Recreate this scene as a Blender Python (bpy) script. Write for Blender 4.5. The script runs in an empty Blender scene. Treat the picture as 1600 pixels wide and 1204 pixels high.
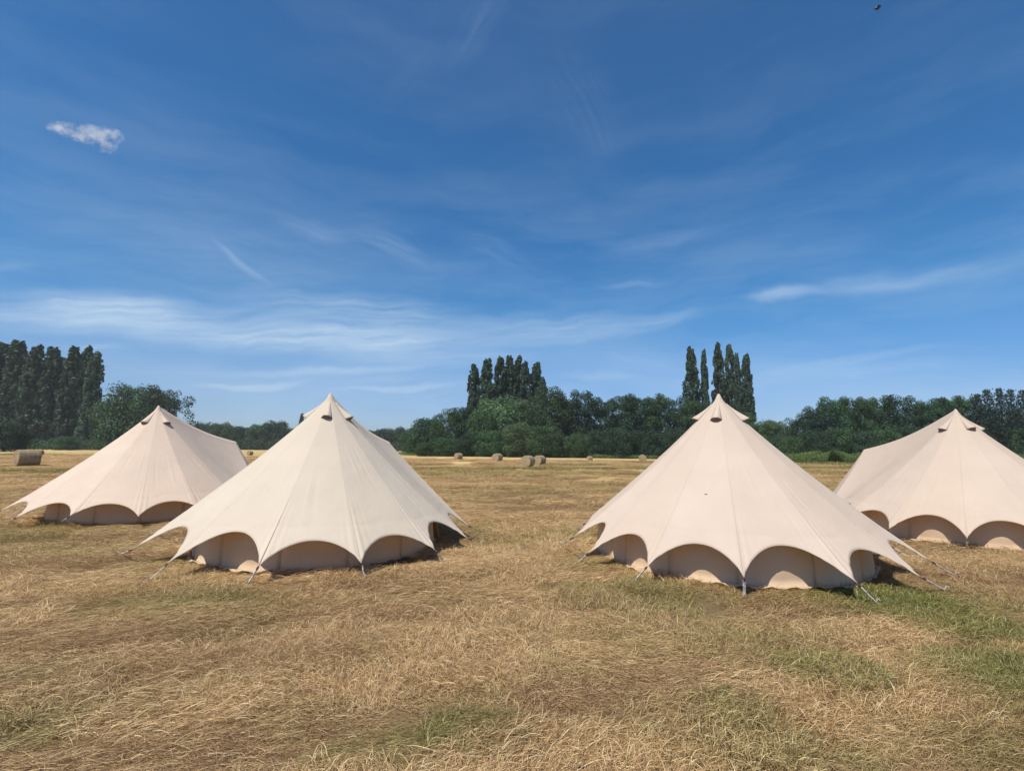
import bpy, math, random
import numpy as np
from mathutils import Matrix, Vector
R = math.radians
sc = bpy.context.scene
COL = sc.collection
random.seed(4)

# ------------------------------------------------------------------ camera
F = 780.0            # focal length in pixels of a 1600 px wide frame
PITCH = math.atan(99/780.0)
ROLL = 0.0105
CAMH = 1.7
cam = bpy.data.cameras.new('camera'); co = bpy.data.objects.new('camera', cam); COL.objects.link(co)
cam.sensor_fit = 'HORIZONTAL'; cam.sensor_width = 36; cam.lens = 36*F/1600
cam.clip_start = 0.05; cam.clip_end = 20000
M3 = (Matrix.Rotation(R(90)+PITCH, 4, 'X') @ Matrix.Rotation(ROLL, 4, 'Z'))
co.matrix_world = Matrix.Translation((0, 0, CAMH)) @ M3
sc.camera = co
sc.render.resolution_x = 1024; sc.render.resolution_y = 770

def ray(px, py):
    v = Vector(((px-800)/F, (602-py)/F, -1.0))
    return (M3.to_3x3() @ v).normalized()
def on_z(px, py, z=0.0):
    d = ray(px, py); t = (z-CAMH)/d.z
    return Vector((d.x*t, d.y*t, z))
def at_y(px, py, Y):
    d = ray(px, py); t = Y/d.y
    return Vector((d.x*t, Y, CAMH+d.z*t))

# ------------------------------------------------------------------ sun, sky
SUN_EL, SUN_AZ = R(60), R(37)       # azimuth measured left of straight behind the camera
sd = Vector((-math.sin(SUN_AZ)*math.cos(SUN_EL), -math.cos(SUN_AZ)*math.cos(SUN_EL), math.sin(SUN_EL)))
sl = bpy.data.lights.new('sun', 'SUN'); sl.energy = 4.8; sl.angle = R(0.53); sl.color = (1, 0.955, 0.88)
so = bpy.data.objects.new('sun', sl); COL.objects.link(so)
so.rotation_euler = sd.to_track_quat('Z', 'Y').to_euler()

w = bpy.data.worlds.new('World'); sc.world = w; w.use_nodes = True
nt = w.node_tree; nt.nodes.clear()
N = lambda t, **k: _n(nt, t, **k)
def _n(tree, t, **k):
    n = tree.nodes.new(t)
    for a, b in k.items(): setattr(n, a, b)
    return n
def L(tree, a, b): tree.links.new(a, b)
def mth(tree, op, a, b=None, c=None, clamp=False):
    n = tree.nodes.new('ShaderNodeMath'); n.operation = op; n.use_clamp = clamp
    for i, v in enumerate((a, b, c)):
        if v is None: continue
        if isinstance(v, (int, float)): n.inputs[i].default_value = v
        else: tree.links.new(v, n.inputs[i])
    return n.outputs[0]
sky = N('ShaderNodeTexSky'); sky.sky_type = 'NISHITA'; sky.sun_disc = False
sky.sun_elevation = SUN_EL; sky.sun_rotation = math.atan2(sd.x, sd.y)
sky.altitude = 0; sky.air_density = 1.0; sky.dust_density = 0.25; sky.ozone_density = 3.0
tc = N('ShaderNodeTexCoord'); sep = N('ShaderNodeSeparateXYZ'); L(nt, tc.outputs['Generated'], sep.inputs[0])
# azimuth and elevation of each direction, in degrees
azr = mth(nt, 'ARCTAN2', sep.outputs[0], sep.outputs[1])
elr = mth(nt, 'ARCSINE', sep.outputs[2])
az = mth(nt, 'MULTIPLY', azr, 180/math.pi); el = mth(nt, 'MULTIPLY', elr, 180/math.pi)
cmb = N('ShaderNodeCombineXYZ'); L(nt, az, cmb.inputs[0]); L(nt, el, cmb.inputs[1])
wn = N('ShaderNodeTexNoise'); wn.inputs['Scale'].default_value = 0.11; wn.inputs['Detail'].default_value = 5; L(nt, cmb.outputs[0], wn.inputs['Vector'])
vs = N('ShaderNodeVectorMath', operation='SUBTRACT'); L(nt, wn.outputs['Color'], vs.inputs[0]); vs.inputs[1].default_value = (.5, .5, .5)
vm = N('ShaderNodeVectorMath', operation='MULTIPLY'); L(nt, vs.outputs[0], vm.inputs[0]); vm.inputs[1].default_value = (5, 3.2, 0)
va = N('ShaderNodeVectorMath', operation='ADD'); L(nt, cmb.outputs[0], va.inputs[0]); L(nt, vm.outputs[0], va.inputs[1])
def azel(px, py):
    d = ray(px, py)
    return math.degrees(math.atan2(d.x, d.y)), math.degrees(math.asin(d.z))
# each wisp of cirrus: two end points, half width in degrees, strength, fibre contrast
WISPS = [((-300, 490), (950, 520), 5.5, .20, .4), ((150, 590), (1000, 605), 4.0, .24, .4), ((800, 560), (1700, 600), 4.0, .14, .4), ((-200, 330), (700, 380), 8, .07, .6), ((-150, 475), (420, 492), 2.3, .78, .75), ((60, 497), (800, 533), 2.1, .74, .75), ((300, 475), (760, 500), 3.8, .36, .85),
         ((620, 520), (1110, 492), 2.6, .34, .8), ((450, 548), (900, 560), 1.7, .30, .7),
         ((300, 580), (700, 572), .55, .30, .3), ((290, 608), (490, 590), .5, .42, .3), ((510, 606), (740, 604), .5, .36, .3),
         ((90, 543), (215, 542), .4, .25, .3), ((325, 370), (435, 450), .6, .27, .8), ((420, 325), (560, 380), 1.3, .13, .6), ((520, 345), (700, 412), 1.5, .17, .9),
         ((1150, 466), (1290, 455), .9, .42, .4), ((1210, 462), (1640, 392), 1.5, .27, .5), ((960, 505), (1120, 488), 1.2, .20, .8),
         ((700, 355), (830, 420), 2.0, .10, .95), ((940, 380), (1130, 360), 1.0, .12, .7), ((930, 445), (1050, 436), .5, .14, .4),
         ((1160, 590), (1500, 540), .7, .20, .4), ((1180, 592), (1640, 560), 1.0, .13, .5), ((880, 590), (1010, 590), .6, .20, .4),
         ((-60, 414), (80, 410), .5, .12, .5), ((690, 100), (800, -20), 2.5, .06, .9), ((600, 160), (680, 60), 2.0, .035, .9), ((860, 20), (980, 300), 5, .035, 1)]
tot = None
for i, (p0, p1, hw, st, fc) in enumerate(WISPS):
    a0, a1 = azel(*p0), azel(*p1)
    cx, cy = (a0[0]+a1[0])/2, (a0[1]+a1[1])/2
    hl = math.hypot(a1[0]-a0[0], a1[1]-a0[1])/2; an = math.atan2(a1[1]-a0[1], a1[0]-a0[0])
    mp = N('ShaderNodeMapping', vector_type='TEXTURE'); L(nt, va.outputs[0], mp.inputs[0])
    mp.inputs['Location'].default_value = (cx, cy, 0); mp.inputs['Rotation'].default_value = (0, 0, an)
    mp.inputs['Scale'].default_value = (hl*1.15, hw, 1)
    ln = N('ShaderNodeVectorMath', operation='LENGTH'); 
    fl = N('ShaderNodeVectorMath', operation='MULTIPLY'); fl.inputs[1].default_value = (1, 1, 0); L(nt, mp.outputs[0], fl.inputs[0]); L(nt, fl.outputs[0], ln.inputs[0])
    mr = N('ShaderNodeMapRange', interpolation_type='SMOOTHERSTEP'); L(nt, ln.outputs['Value'], mr.inputs[0])
    mr.inputs[1].default_value = 1.15; mr.inputs[2].default_value = 0.0; mr.inputs[3].default_value = 0; mr.inputs[4].default_value = 1
    # fibres running along the wisp
    m2 = N('ShaderNodeMapping', vector_type='TEXTURE'); L(nt, va.outputs[0], m2.inputs[0])
    m2.inputs['Location'].default_value = (cx+i*7, cy, i*3); m2.inputs['Rotation'].default_value = (0, 0, an+.05); m2.inputs['Scale'].default_value = (8, .75, 1)
    fn = N('ShaderNodeTexNoise'); fn.inputs['Scale'].default_value = 1.0; fn.inputs['Detail'].default_value = 6; fn.inputs['Roughness'].default_value = .58
    L(nt, m2.outputs[0], fn.inputs['Vector'])
    fr = N('ShaderNodeMapRange'); L(nt, fn.outputs['Fac'], fr.inputs[0]); fr.inputs[1].default_value = .32; fr.inputs[2].default_value = .68
    fr.inputs[3].default_value = 1-fc; fr.inputs[4].default_value = 1
    v = mth(nt, 'MULTIPLY', mth(nt, 'MULTIPLY', mr.outputs[0], fr.outputs[0]), st)
    # screen blend keeps overlapping wisps from burning out
    tot = v if tot is None else mth(nt, 'SUBTRACT', mth(nt, 'ADD', tot, v), mth(nt, 'MULTIPLY', tot, v))
# thin veil, thickening to the horizon
m3 = N('ShaderNodeMapping'); m3.inputs['Scale'].default_value = (.028, .14, 1); m3.inputs['Rotation'].default_value = (0, 0, R(8)); L(nt, va.outputs[0], m3.inputs[0])
vn = N('ShaderNodeTexNoise'); vn.inputs['Scale'].default_value = 1; vn.inputs['Detail'].default_value = 7; vn.inputs['Roughness'].default_value = .6; L(nt, m3.outputs[0], vn.inputs['Vector'])
vr = N('ShaderNodeMapRange'); L(nt, vn.outputs['Fac'], vr.inputs[0]); vr.inputs[1].default_value = .42; vr.inputs[2].default_value = .78; vr.inputs[3].default_value = 0; vr.inputs[4].default_value = .34
lowk = N('ShaderNodeMapRange'); L(nt, el, lowk.inputs[0]); lowk.inputs[1].default_value = 34; lowk.inputs[2].default_value = 3; lowk.inputs[3].default_value = .2; lowk.inputs[4].default_value = 1
veil = mth(nt, 'MULTIPLY', vr.outputs[0], lowk.outputs[0])
tot = mth(nt, 'SUBTRACT', mth(nt, 'ADD', tot, veil), mth(nt, 'MULTIPLY', tot, veil), clamp=True)
satr = N('ShaderNodeMapRange'); L(nt, el, satr.inputs[0]); satr.inputs[1].default_value = 12; satr.inputs[2].default_value = 50; satr.inputs[3].default_value = 1.38; satr.inputs[4].default_value = 1.24
hsv = N('ShaderNodeHueSaturation'); L(nt, satr.outputs[0], hsv.inputs['Saturation']); hsv.inputs['Value'].default_value = 1.0; L(nt, sky.outputs[0], hsv.inputs['Color'])
cm = N('ShaderNodeMix', data_type='RGBA'); L(nt, tot, cm.inputs['Factor']); 
hz = N('ShaderNodeMapRange', interpolation_type='SMOOTHSTEP'); L(nt, el, hz.inputs[0]); hz.inputs[1].default_value = 17; hz.inputs[2].default_value = -1
tint = N('ShaderNodeMix', data_type='RGBA', blend_type='MULTIPLY'); L(nt, hz.outputs[0], tint.inputs['Factor']); L(nt, hsv.outputs[0], tint.inputs[6]); tint.inputs[7].default_value = (.46, .55, .86, 1)
L(nt, tint.outputs[2], cm.inputs[6]); cm.inputs[7].default_value = (5.0, 6.2, 7.4, 1)
bg = N('ShaderNodeBackground'); bg.inputs[1].default_value = 0.123; L(nt, cm.outputs[2], bg.inputs[0])
ow = N('ShaderNodeOutputWorld'); L(nt, bg.outputs[0], ow.inputs[0])

sc.view_settings.view_transform = 'Standard'; sc.view_settings.look = 'None'
sc.view_settings.exposure = 0.0; sc.view_settings.gamma = 1
sc.render.engine = 'CYCLES'
sc.cycles.max_bounces = 8; sc.cycles.transparent_max_bounces = 8; sc.cycles.volume_bounces = 4
sc.cycles.volume_step_rate = 1

# ------------------------------------------------------------------ helpers
def tag(o, label=None, cat=None, group=None, kind=None):
    for k, v in (('label', label), ('category', cat), ('group', group), ('kind', kind)):
        if v: o[k] = v
    return o
def mesh_obj(name, verts, faces, mat, parent=None, loc=(0, 0, 0), smooth=True, mats=None, midx=None):
    me = bpy.data.meshes.new(name)
    verts = np.asarray(verts, dtype=np.float32)
    me.from_pydata(verts.tolist(), [], [tuple(f) for f in faces])
    if smooth: me.polygons.foreach_set('use_smooth', [True]*len(me.polygons))
    me.materials.append(mat)
    if mats:
        for m in mats: me.materials.append(m)
        me.polygons.foreach_set('material_index', midx)
    me.update()
    o = bpy.data.objects.new(name, me); COL.objects.link(o)
    o.location = loc
    if parent: o.parent = parent
    return o
def quads_mesh(name, V, nper, quads):
    """V: (n*nper,3) array; quads: (q,4) template; fast builder for many small pieces."""
    n = len(V)//nper
    q = (np.asarray(quads)[None]+np.arange(n)[:, None, None]*nper).reshape(-1)
    me = bpy.data.meshes.new(name)
    me.vertices.add(len(V)); me.vertices.foreach_set('co', np.ascontiguousarray(V, dtype=np.float32).reshape(-1))
    nf = len(q)//4
    me.loops.add(len(q)); me.loops.foreach_set('vertex_index', q.astype(np.int32))
    me.polygons.add(nf); me.polygons.foreach_set('loop_start', np.arange(0, nf*4, 4, dtype=np.int32))
    me.update(calc_edges=True); me.validate()
    return me
class MB:
    def __init__(s): s.v = []; s.f = []
    def add(s, V, Fc):
        b = len(s.v); s.v += [tuple(x) for x in V]; s.f += [tuple(i+b for i in f) for f in Fc]
    def grid(s, P):
        """P: (m,n,3)"""
        m, n = P.shape[:2]; b = len(s.v); s.v += [tuple(x) for x in P.reshape(-1, 3)]
        for i in range(m-1):
            for j in range(n-1):
                s.f.append((b+i*n+j, b+i*n+j+1, b+(i+1)*n+j+1, b+(i+1)*n+j))
    def tube(s, pts, rad, seg=8, cap=True):
        pts = [Vector(p) for p in pts]; b = len(s.v); k = len(pts)
        for i, p in enumerate(pts):
            d = (pts[min(i+1, k-1)]-pts[max(i-1, 0)]).normalized()
            u = d.cross(Vector((0, 0, 1)) if abs(d.z) < .9 else Vector((1, 0, 0))).normalized(); v = d.cross(u)
            r = rad[i] if hasattr(rad, '__len__') else rad
            for j in range(seg):
                a = 2*math.pi*j/seg; s.v.append(tuple(p+u*math.cos(a)*r+v*math.sin(a)*r))
        for i in range(k-1):
            for j in range(seg):
                s.f.append((b+i*seg+j, b+i*seg+(j+1) % seg, b+(i+1)*seg+(j+1) % seg, b+(i+1)*seg+j))
        if cap:
            s.f.append(tuple(b+j for j in range(seg))[::-1]); s.f.append(tuple(b+(k-1)*seg+j for j in range(seg)))
    def build(s, name, mat, parent=None, loc=(0, 0, 0), smooth=True):
        return mesh_obj(name, s.v, s.f, mat, parent, loc, smooth)

_perm = np.random.RandomState(7).rand(256, 256)
def vnoise(x, y):
    xi = np.floor(x).astype(int); yi = np.floor(y).astype(int); fx = x-xi; fy = y-yi
    fx = fx*fx*(3-2*fx); fy = fy*fy*(3-2*fy)
    g = lambda a, b: _perm[a & 255, b & 255]
    return (g(xi, yi)*(1-fx)+g(xi+1, yi)*fx)*(1-fy)+(g(xi, yi+1)*(1-fx)+g(xi+1, yi+1)*fx)*fy
def fbm(x, y, o=4):
    s = 0; a = 1; t = 0
    for i in range(o):
        s = s+a*vnoise(x+i*17.3, y+i*9.1); t += a; a *= .5; x = x*2.03; y = y*2.03
    return s/t

def mat(name):
    m = bpy.data.materials.new(name); m.use_nodes = True; m.node_tree.nodes.clear(); return m, m.node_tree
def out(tree, sh):
    o = tree.nodes.new('ShaderNodeOutputMaterial'); tree.links.new(sh, o.inputs[0]); return o
def noise(tree, vec, scale, detail=4, rough=.5):
    n = tree.nodes.new('ShaderNodeTexNoise'); n.inputs['Scale'].default_value = scale; n.inputs['Detail'].default_value = detail; n.inputs['Roughness'].default_value = rough
    if vec is not None: tree.links.new(vec, n.inputs['Vector'])
    return n.outputs['Fac']
def ramp(tree, fac, stops):
    n = tree.nodes.new('ShaderNodeValToRGB'); tree.links.new(fac, n.inputs[0]); e = n.color_ramp.elements
    while len(e) < len(stops): e.new(.5)
    for i, (p, c) in enumerate(stops): e[i].position = p; e[i].color = (*c, 1)
    return n.outputs[0]
def mix(tree, f, a, b, mode='MIX'):
    n = tree.nodes.new('ShaderNodeMix'); n.data_type = 'RGBA'; n.blend_type = mode
    for s, v in ((n.inputs['Factor'], f), (n.inputs[6], a), (n.inputs[7], b)):
        if isinstance(v, (int, float)): s.default_value = v
        elif isinstance(v, tuple): s.default_value = (*v, 1)
        else: tree.links.new(v, s)
    return n.outputs[2]
def rng(tree, v, a, b, c=0.0, d=1.0):
    n = tree.nodes.new('ShaderNodeMapRange'); tree.links.new(v, n.inputs[0])
    for i, k in enumerate((a, b, c, d)): n.inputs[i+1].default_value = k
    return n.outputs[0]
def attr(tree, name, typ='GEOMETRY'):
    n = tree.nodes.new('ShaderNodeAttribute'); n.attribute_name = name; n.attribute_type = typ; return n
def principled(tree, col, rough=.9, spec=.2, bump=None, bs=.3, bd=.01):
    p = tree.nodes.new('ShaderNodeBsdfPrincipled'); p.inputs['Roughness'].default_value = rough; p.inputs['Specular IOR Level'].default_value = spec
    if isinstance(col, tuple): p.inputs['Base Color'].default_value = (*col, 1)
    else: tree.links.new(col, p.inputs['Base Color'])
    if bump is not None:
        b = tree.nodes.new('ShaderNodeBump'); b.inputs['Strength'].default_value = bs; b.inputs['Distance'].default_value = bd
        tree.links.new(bump, b.inputs['Height']); tree.links.new(b.outputs[0], p.inputs['Normal'])
    return p

# ------------------------------------------------------------------ field colours as functions of place
# patches of living grass seen in the photo, as ground positions and radii (m)
def gp(px, py, r, k): p = on_z(px, py); return (p.x, p.y, r, k)
GREEN = [gp(1400, 935, .75, .8), gp(1480, 950, .6, .55), gp(1330, 920, .5, .5), gp(1250, 1035, .35, .5), gp(1290, 1050, .3, .55), gp(1145, 1110, .2, .55), gp(1560, 985, .5, .75),
         gp(1540, 1050, .4, .7), gp(1590, 1040, .4, .7), gp(535, 1180, .14, .6), gp(740, 1140, .18, .6), gp(650, 1185, .2, .6), gp(950, 925, .45, .4), gp(1500, 850, .8, .45),
         gp(345, 940, .4, .45), gp(220, 935, .5, .4), gp(980, 1000, .3, .3), gp(1180, 1000, .35, .45), gp(1140, 1000, .3, .4), gp(30, 1140, .25, .5),
         gp(1230, 1170, .3, .45), gp(1560, 1150, .35, .4), gp(60, 830, 1.0, .4), gp(270, 880, .4, .4), gp(740, 830, .8, .35), gp(790, 850, .6, .3), gp(1600, 1100, .3, .5),
         gp(880, 1040, .2, .3), gp(1350, 1180, .3, .4), gp(1040, 1140, .25, .35)]
BARE = [gp(930, 1140, .5), ] if False else []
SW = R(17)
def swath(x, y):
    u = x*math.cos(SW)+y*math.sin(SW); v = -x*math.sin(SW)+y*math.cos(SW)
    return u, v
def green_at(x, y):
    u, v = swath(x, y)
    warp = (fbm(x*1.7+3, y*1.7, 3)-.5)
    g = np.zeros_like(x)
    for (gx, gy, r, k) in GREEN:
        d = np.hypot((x-gx)*.8, (y-gy)*1.15)/r + warp*1.3
        g = np.maximum(g, k*np.clip(1.5-d, 0, 1))
    a = fbm(u*.18+11, v*.9+5, 4)
    b = fbm(u*.9, v*1.9+40, 3)
    base = np.clip((a-.61)*2.4, 0, .28)+np.clip((b-.60)*2.0, 0, .18)
    far = np.clip((y-14)/20, 0, 1)
    s = fbm(u*.012+2, v*.17+9, 4)
    fg = np.clip((s-.50)*4.0, 0, .8)
    return np.clip(np.maximum(g, base*(1-far)+fg*far*.75), 0, 1)
def brown_at(x, y):
    u, v = swath(x, y)
    return np.clip((fbm(u*.16+71, v*1.5+15, 4)-.43)*5.0, 0, 1)
def gz(x, y):
    u, v = swath(x, y)
    z = .05*(fbm(x*1.6, y*1.9, 3)-.5)+.08*(fbm(u*.3+5, v*1.3, 3)-.5)
    far = np.clip((y-16)/20, 0, 1)
    z = z+far*(.16*(fbm(u*.03, v*.22+3, 4)-.5))
    return z

# ------------------------------------------------------------------ ground sheet
def make_ground():
    ys = np.concatenate([np.linspace(-30, 1.0, 12, endpoint=False), np.linspace(1.0, 18, 250, endpoint=False), np.geomspace(18, 190, 260, endpoint=False), np.geomspace(190, 6000, 50)])
    m = 260
    t = np.linspace(-1, 1, m)
    X = []; Y = []
    for y in ys:
        half = max(abs(y)*1.6+8, 30)
        tt = np.sign(t)*(np.abs(t)**1.0)
        X.append(tt*half); Y.append(np.full(m, y))
    X = np.array(X); Y = np.array(Y)
    Z = gz(X, Y)*np.clip((2500-Y)/2000, 0, 1)
    V = np.stack([X, Y, Z], -1).reshape(-1, 3)
    n = len(ys)
    i, j = np.meshgrid(np.arange(n-1), np.arange(m-1), indexing='ij')
    q = np.stack([i*m+j, i*m+j+1, (i+1)*m+j+1, (i+1)*m+j], -1).reshape(-1)
    me = bpy.data.meshes.new('ground'); me.vertices.add(len(V)); me.vertices.foreach_set('co', V.astype(np.float32).reshape(-1))
    me.loops.add(len(q)); me.loops.foreach_set('vertex_index', q.astype(np.int32)); nf = len(q)//4
    me.polygons.add(nf); me.polygons.foreach_set('loop_start', np.arange(0, nf*4, 4, dtype=np.int32)); me.update(calc_edges=True)
    me.polygons.foreach_set('use_smooth', [True]*nf)
    for nm, fn in (('green', green_at), ('brown', brown_at), ('thatch_shade', lambda x, y: np.clip(1-(np.hypot(x, y)-10)/22, 0, 1))):
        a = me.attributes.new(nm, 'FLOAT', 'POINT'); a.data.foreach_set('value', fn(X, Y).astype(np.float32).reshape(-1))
    M, t_ = mat('mown_field')
    g = t_.nodes.new('ShaderNodeNewGeometry').outputs['Position']
    mp = t_.nodes.new('ShaderNodeMapping'); mp.vector_type = 'TEXTURE'; mp.inputs['Rotation'].default_value = (0, 0, SW); mp.inputs['Scale'].default_value = (5, 1, 1); L(t_, g, mp.inputs[0])
    st = mp.outputs[0]
    n1 = noise(t_, st, 7, 6, .65); n2 = noise(t_, st, .55, 6, .65); n3 = noise(t_, g, 30, 4, .7); n4 = noise(t_, st, .16, 3, .5)
    ga = attr(t_, 'green').outputs['Fac']; ba = attr(t_, 'brown').outputs['Fac']
    straw = ramp(t_, n1, [(.25, (.36, .22, .085)), (.5, (.68, .46, .19)), (.72, (.90, .68, .33))])
    brown = ramp(t_, n1, [(.25, (.19, .12, .05)), (.55, (.45, .30, .13)), (.75, (.64, .46, .23))])
    near = rng(t_, attr(t_, 'thatch_shade').outputs['Fac'], 0, 1)
    grn = ramp(t_, n1, [(.25, (.09, .10, .035)), (.55, (.21, .21, .08)), (.75, (.40, .35, .16))])
    c = mix(t_, mth(t_, 'MULTIPLY', ba, .7), straw, brown)
    gf = mth(t_, 'ADD', ga, rng(t_, n2, .52, .72, 0, .45), clamp=True)
    c = mix(t_, gf, c, grn)
    c = mix(t_, rng(t_, n4, .35, .6, .3, 0), c, (.30, .22, .10))
    c = mix(t_, mth(t_, 'MULTIPLY', near, .85), c, ramp(t_, n3, [(.3, (.10, .066, .032)), (.7, (.26, .175, .085))]))  # near the camera: brown thatch with the shade under the hay painted in
    hb = mth(t_, 'ADD', mth(t_, 'MULTIPLY', n1, 1.0), mth(t_, 'MULTIPLY', n3, .5))
    p = principled(t_, c, .95, .1, hb, .9, .05)
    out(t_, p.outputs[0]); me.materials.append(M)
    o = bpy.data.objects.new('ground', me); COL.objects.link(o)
    tag(o, 'mown hay field of dry golden stubble with green patches', None, None, 'structure')
make_ground()

# ------------------------------------------------------------------ loose hay and grass (stuff)
def strands(seed, n, rad, kind):
    r = np.random.RandomState(seed)
    V = []
    a = r.rand(n)*2*np.pi; d = rad*np.sqrt(r.rand(n)); bx = d*np.cos(a); by = d*np.sin(a)
    if kind == 'hay':
        ln = r.uniform(.06, .24, n)*np.where(r.rand(n) < .5, .6, 1); dirn = r.normal(0, .42, n)+(r.rand(n) < .22)*r.uniform(0, 3, n); z0 = r.uniform(.0, .045, n)**1.0; rise = r.normal(.07, .14, n); wd = r.uniform(.0010, .0024, n)
        bend = r.normal(0, .4, n)
    elif kind == 'mixed':
        ln = r.uniform(.05, .17, n); dirn = r.uniform(0, 6.28, n)*.5+r.normal(0, .6, n); z0 = np.zeros(n); rise = r.uniform(.15, 1.1, n); wd = r.uniform(.0014, .003, n); bend = r.normal(0, .7, n)
    else:
        ln = r.uniform(.06, .15, n); dirn = r.uniform(0, 6.28, n); z0 = np.zeros(n); rise = r.uniform(.5, 1.35, n); wd = r.uniform(.002, .004, n); bend = r.normal(0, .5, n)
    K = 4
    rows = []
    for k in range(K+1):
        s = k/K
        ang = dirn+bend*s
        el_ = rise - (1.1 if kind != 'hay' else .45)*s*s*np.where(kind == 'hay', 1, .9)
        if k == 0: x, y, z = bx.copy(), by.copy(), z0.copy()
        else:
            x = x+np.cos(ang)*np.cos(el_)*ln/K; y = y+np.sin(ang)*np.cos(el_)*ln/K; z = z+np.sin(el_)*ln/K
        zz = np.maximum(z, .002)
        ww = wd*(1.0-.75*s)
        tw = r.uniform(-.6, .6, n) if k == 0 else tw
        px_ = -np.sin(ang)*np.cos(tw); py_ = np.cos(ang)*np.cos(tw); pz_ = np.sin(tw)
        rows.append(np.stack([x-px_*ww, y-py_*ww, zz-pz_*ww], -1)); rows.append(np.stack([x+px_*ww, y+py_*ww, zz+pz_*ww], -1))
    V = np.stack(rows, 1).reshape(-1, 3)
    q = [(2*k, 2*k+1, 2*k+3, 2*k+2) for k in range(K)]
    return V, (K+1)*2, q
M_hay, t_ = mat('hay_strand')
gi = t_.nodes.new('ShaderNodeNewGeometry').outputs['Random Per Island']
ga = attr(t_, 'green', 'INSTANCER').outputs['Fac']; ba = attr(t_, 'brown', 'INSTANCER').outputs['Fac']
dry = ramp(t_, gi, [(0, (.19, .11, .045)), (.35, (.53, .34, .155)), (.7, (.80, .545, .27)), (1, (.98, .79, .46))])
drb = ramp(t_, gi, [(0, (.085, .045, .02)), (.4, (.27, .145, .065)), (.8, (.46, .28, .13)), (1, (.78, .56, .30))])
grn = ramp(t_, gi, [(0, (.06, .070, .015)), (.45, (.165, .175, .04)), (.8, (.32, .31, .085)), (1, (.60, .51, .21))])
c = mix(t_, mth(t_, 'MULTIPLY', ba, .75), dry, drb); c = mix(t_, rng(t_, mth(t_, 'ADD', ga, mth(t_, 'MULTIPLY', mth(t_, 'SUBTRACT', gi, .5), .4)), .1, .75), c, grn)
d_ = t_.nodes.new('ShaderNodeBsdfDiffuse'); tr = t_.nodes.new('ShaderNodeBsdfTranslucent'); gl = t_.nodes.new('ShaderNodeBsdfGlossy'); gl.inputs['Roughness'].default_value = .45
L(t_, c, d_.inputs[0]); L(t_, c, tr.inputs[0]); gl.inputs[0].default_value = (.9, .85, .75, 1)
mx = t_.nodes.new('ShaderNodeMixShader'); mx.inputs[0].default_value = .25; L(t_, d_.outputs[0], mx.inputs[1]); L(t_, tr.outputs[0], mx.inputs[2])
mx2 = t_.nodes.new('ShaderNodeMixShader'); mx2.inputs[0].default_value = .04; L(t_, mx.outputs[0], mx2.inputs[1]); L(t_, gl.outputs[0], mx2.inputs[2])
out(t_, mx2.outputs[0])

pcol = bpy.data.collections.new('hay_prototypes')
for i in range(9):
    kind = 'hay' if i < 4 else ('mixed' if i < 7 else 'green')
    n = {'hay': 800, 'mixed': 800, 'green': 800}[kind]
    V, k, q = strands(50+i, n, .34, kind)
    me = quads_mesh('strands', V, k, q); me.materials.append(M_hay)
    o = bpy.data.objects.new('p%02d' % i, me); pcol.objects.link(o)

TENTS_XY = []       # filled below: keeps hay out of the tents
def hay_points(clear):
    r = np.random.RandomState(3)
    P = []
    for (y0, y1, dens, sc_) in ((1.6, 5, 28, .72), (5, 9, 17, .92), (9, 15, 8, 1.3), (15, 26, 2.4, 1.9), (26, 46, .8, 2.8), (46, 80, .28, 4.2)):
        n = int(((y1*y1-y0*y0)*1.12+(y1-y0)*6)*dens)
        y = np.sqrt(r.rand(n)*(y1*y1-y0*y0)+y0*y0); x = r.uniform(-1, 1, n)*(y*1.12+3.0)
        P.append(np.stack([x, y, sc_*r.uniform(.75, 1.3, n)], 1))
    P = np.concatenate(P)
    keep = np.ones(len(P), bool)
    for (cx, cy, rr) in clear: keep &= np.hypot(P[:, 0]-cx, P[:, 1]-cy) > rr+.10*P[:, 2]
    return P[keep], r

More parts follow.
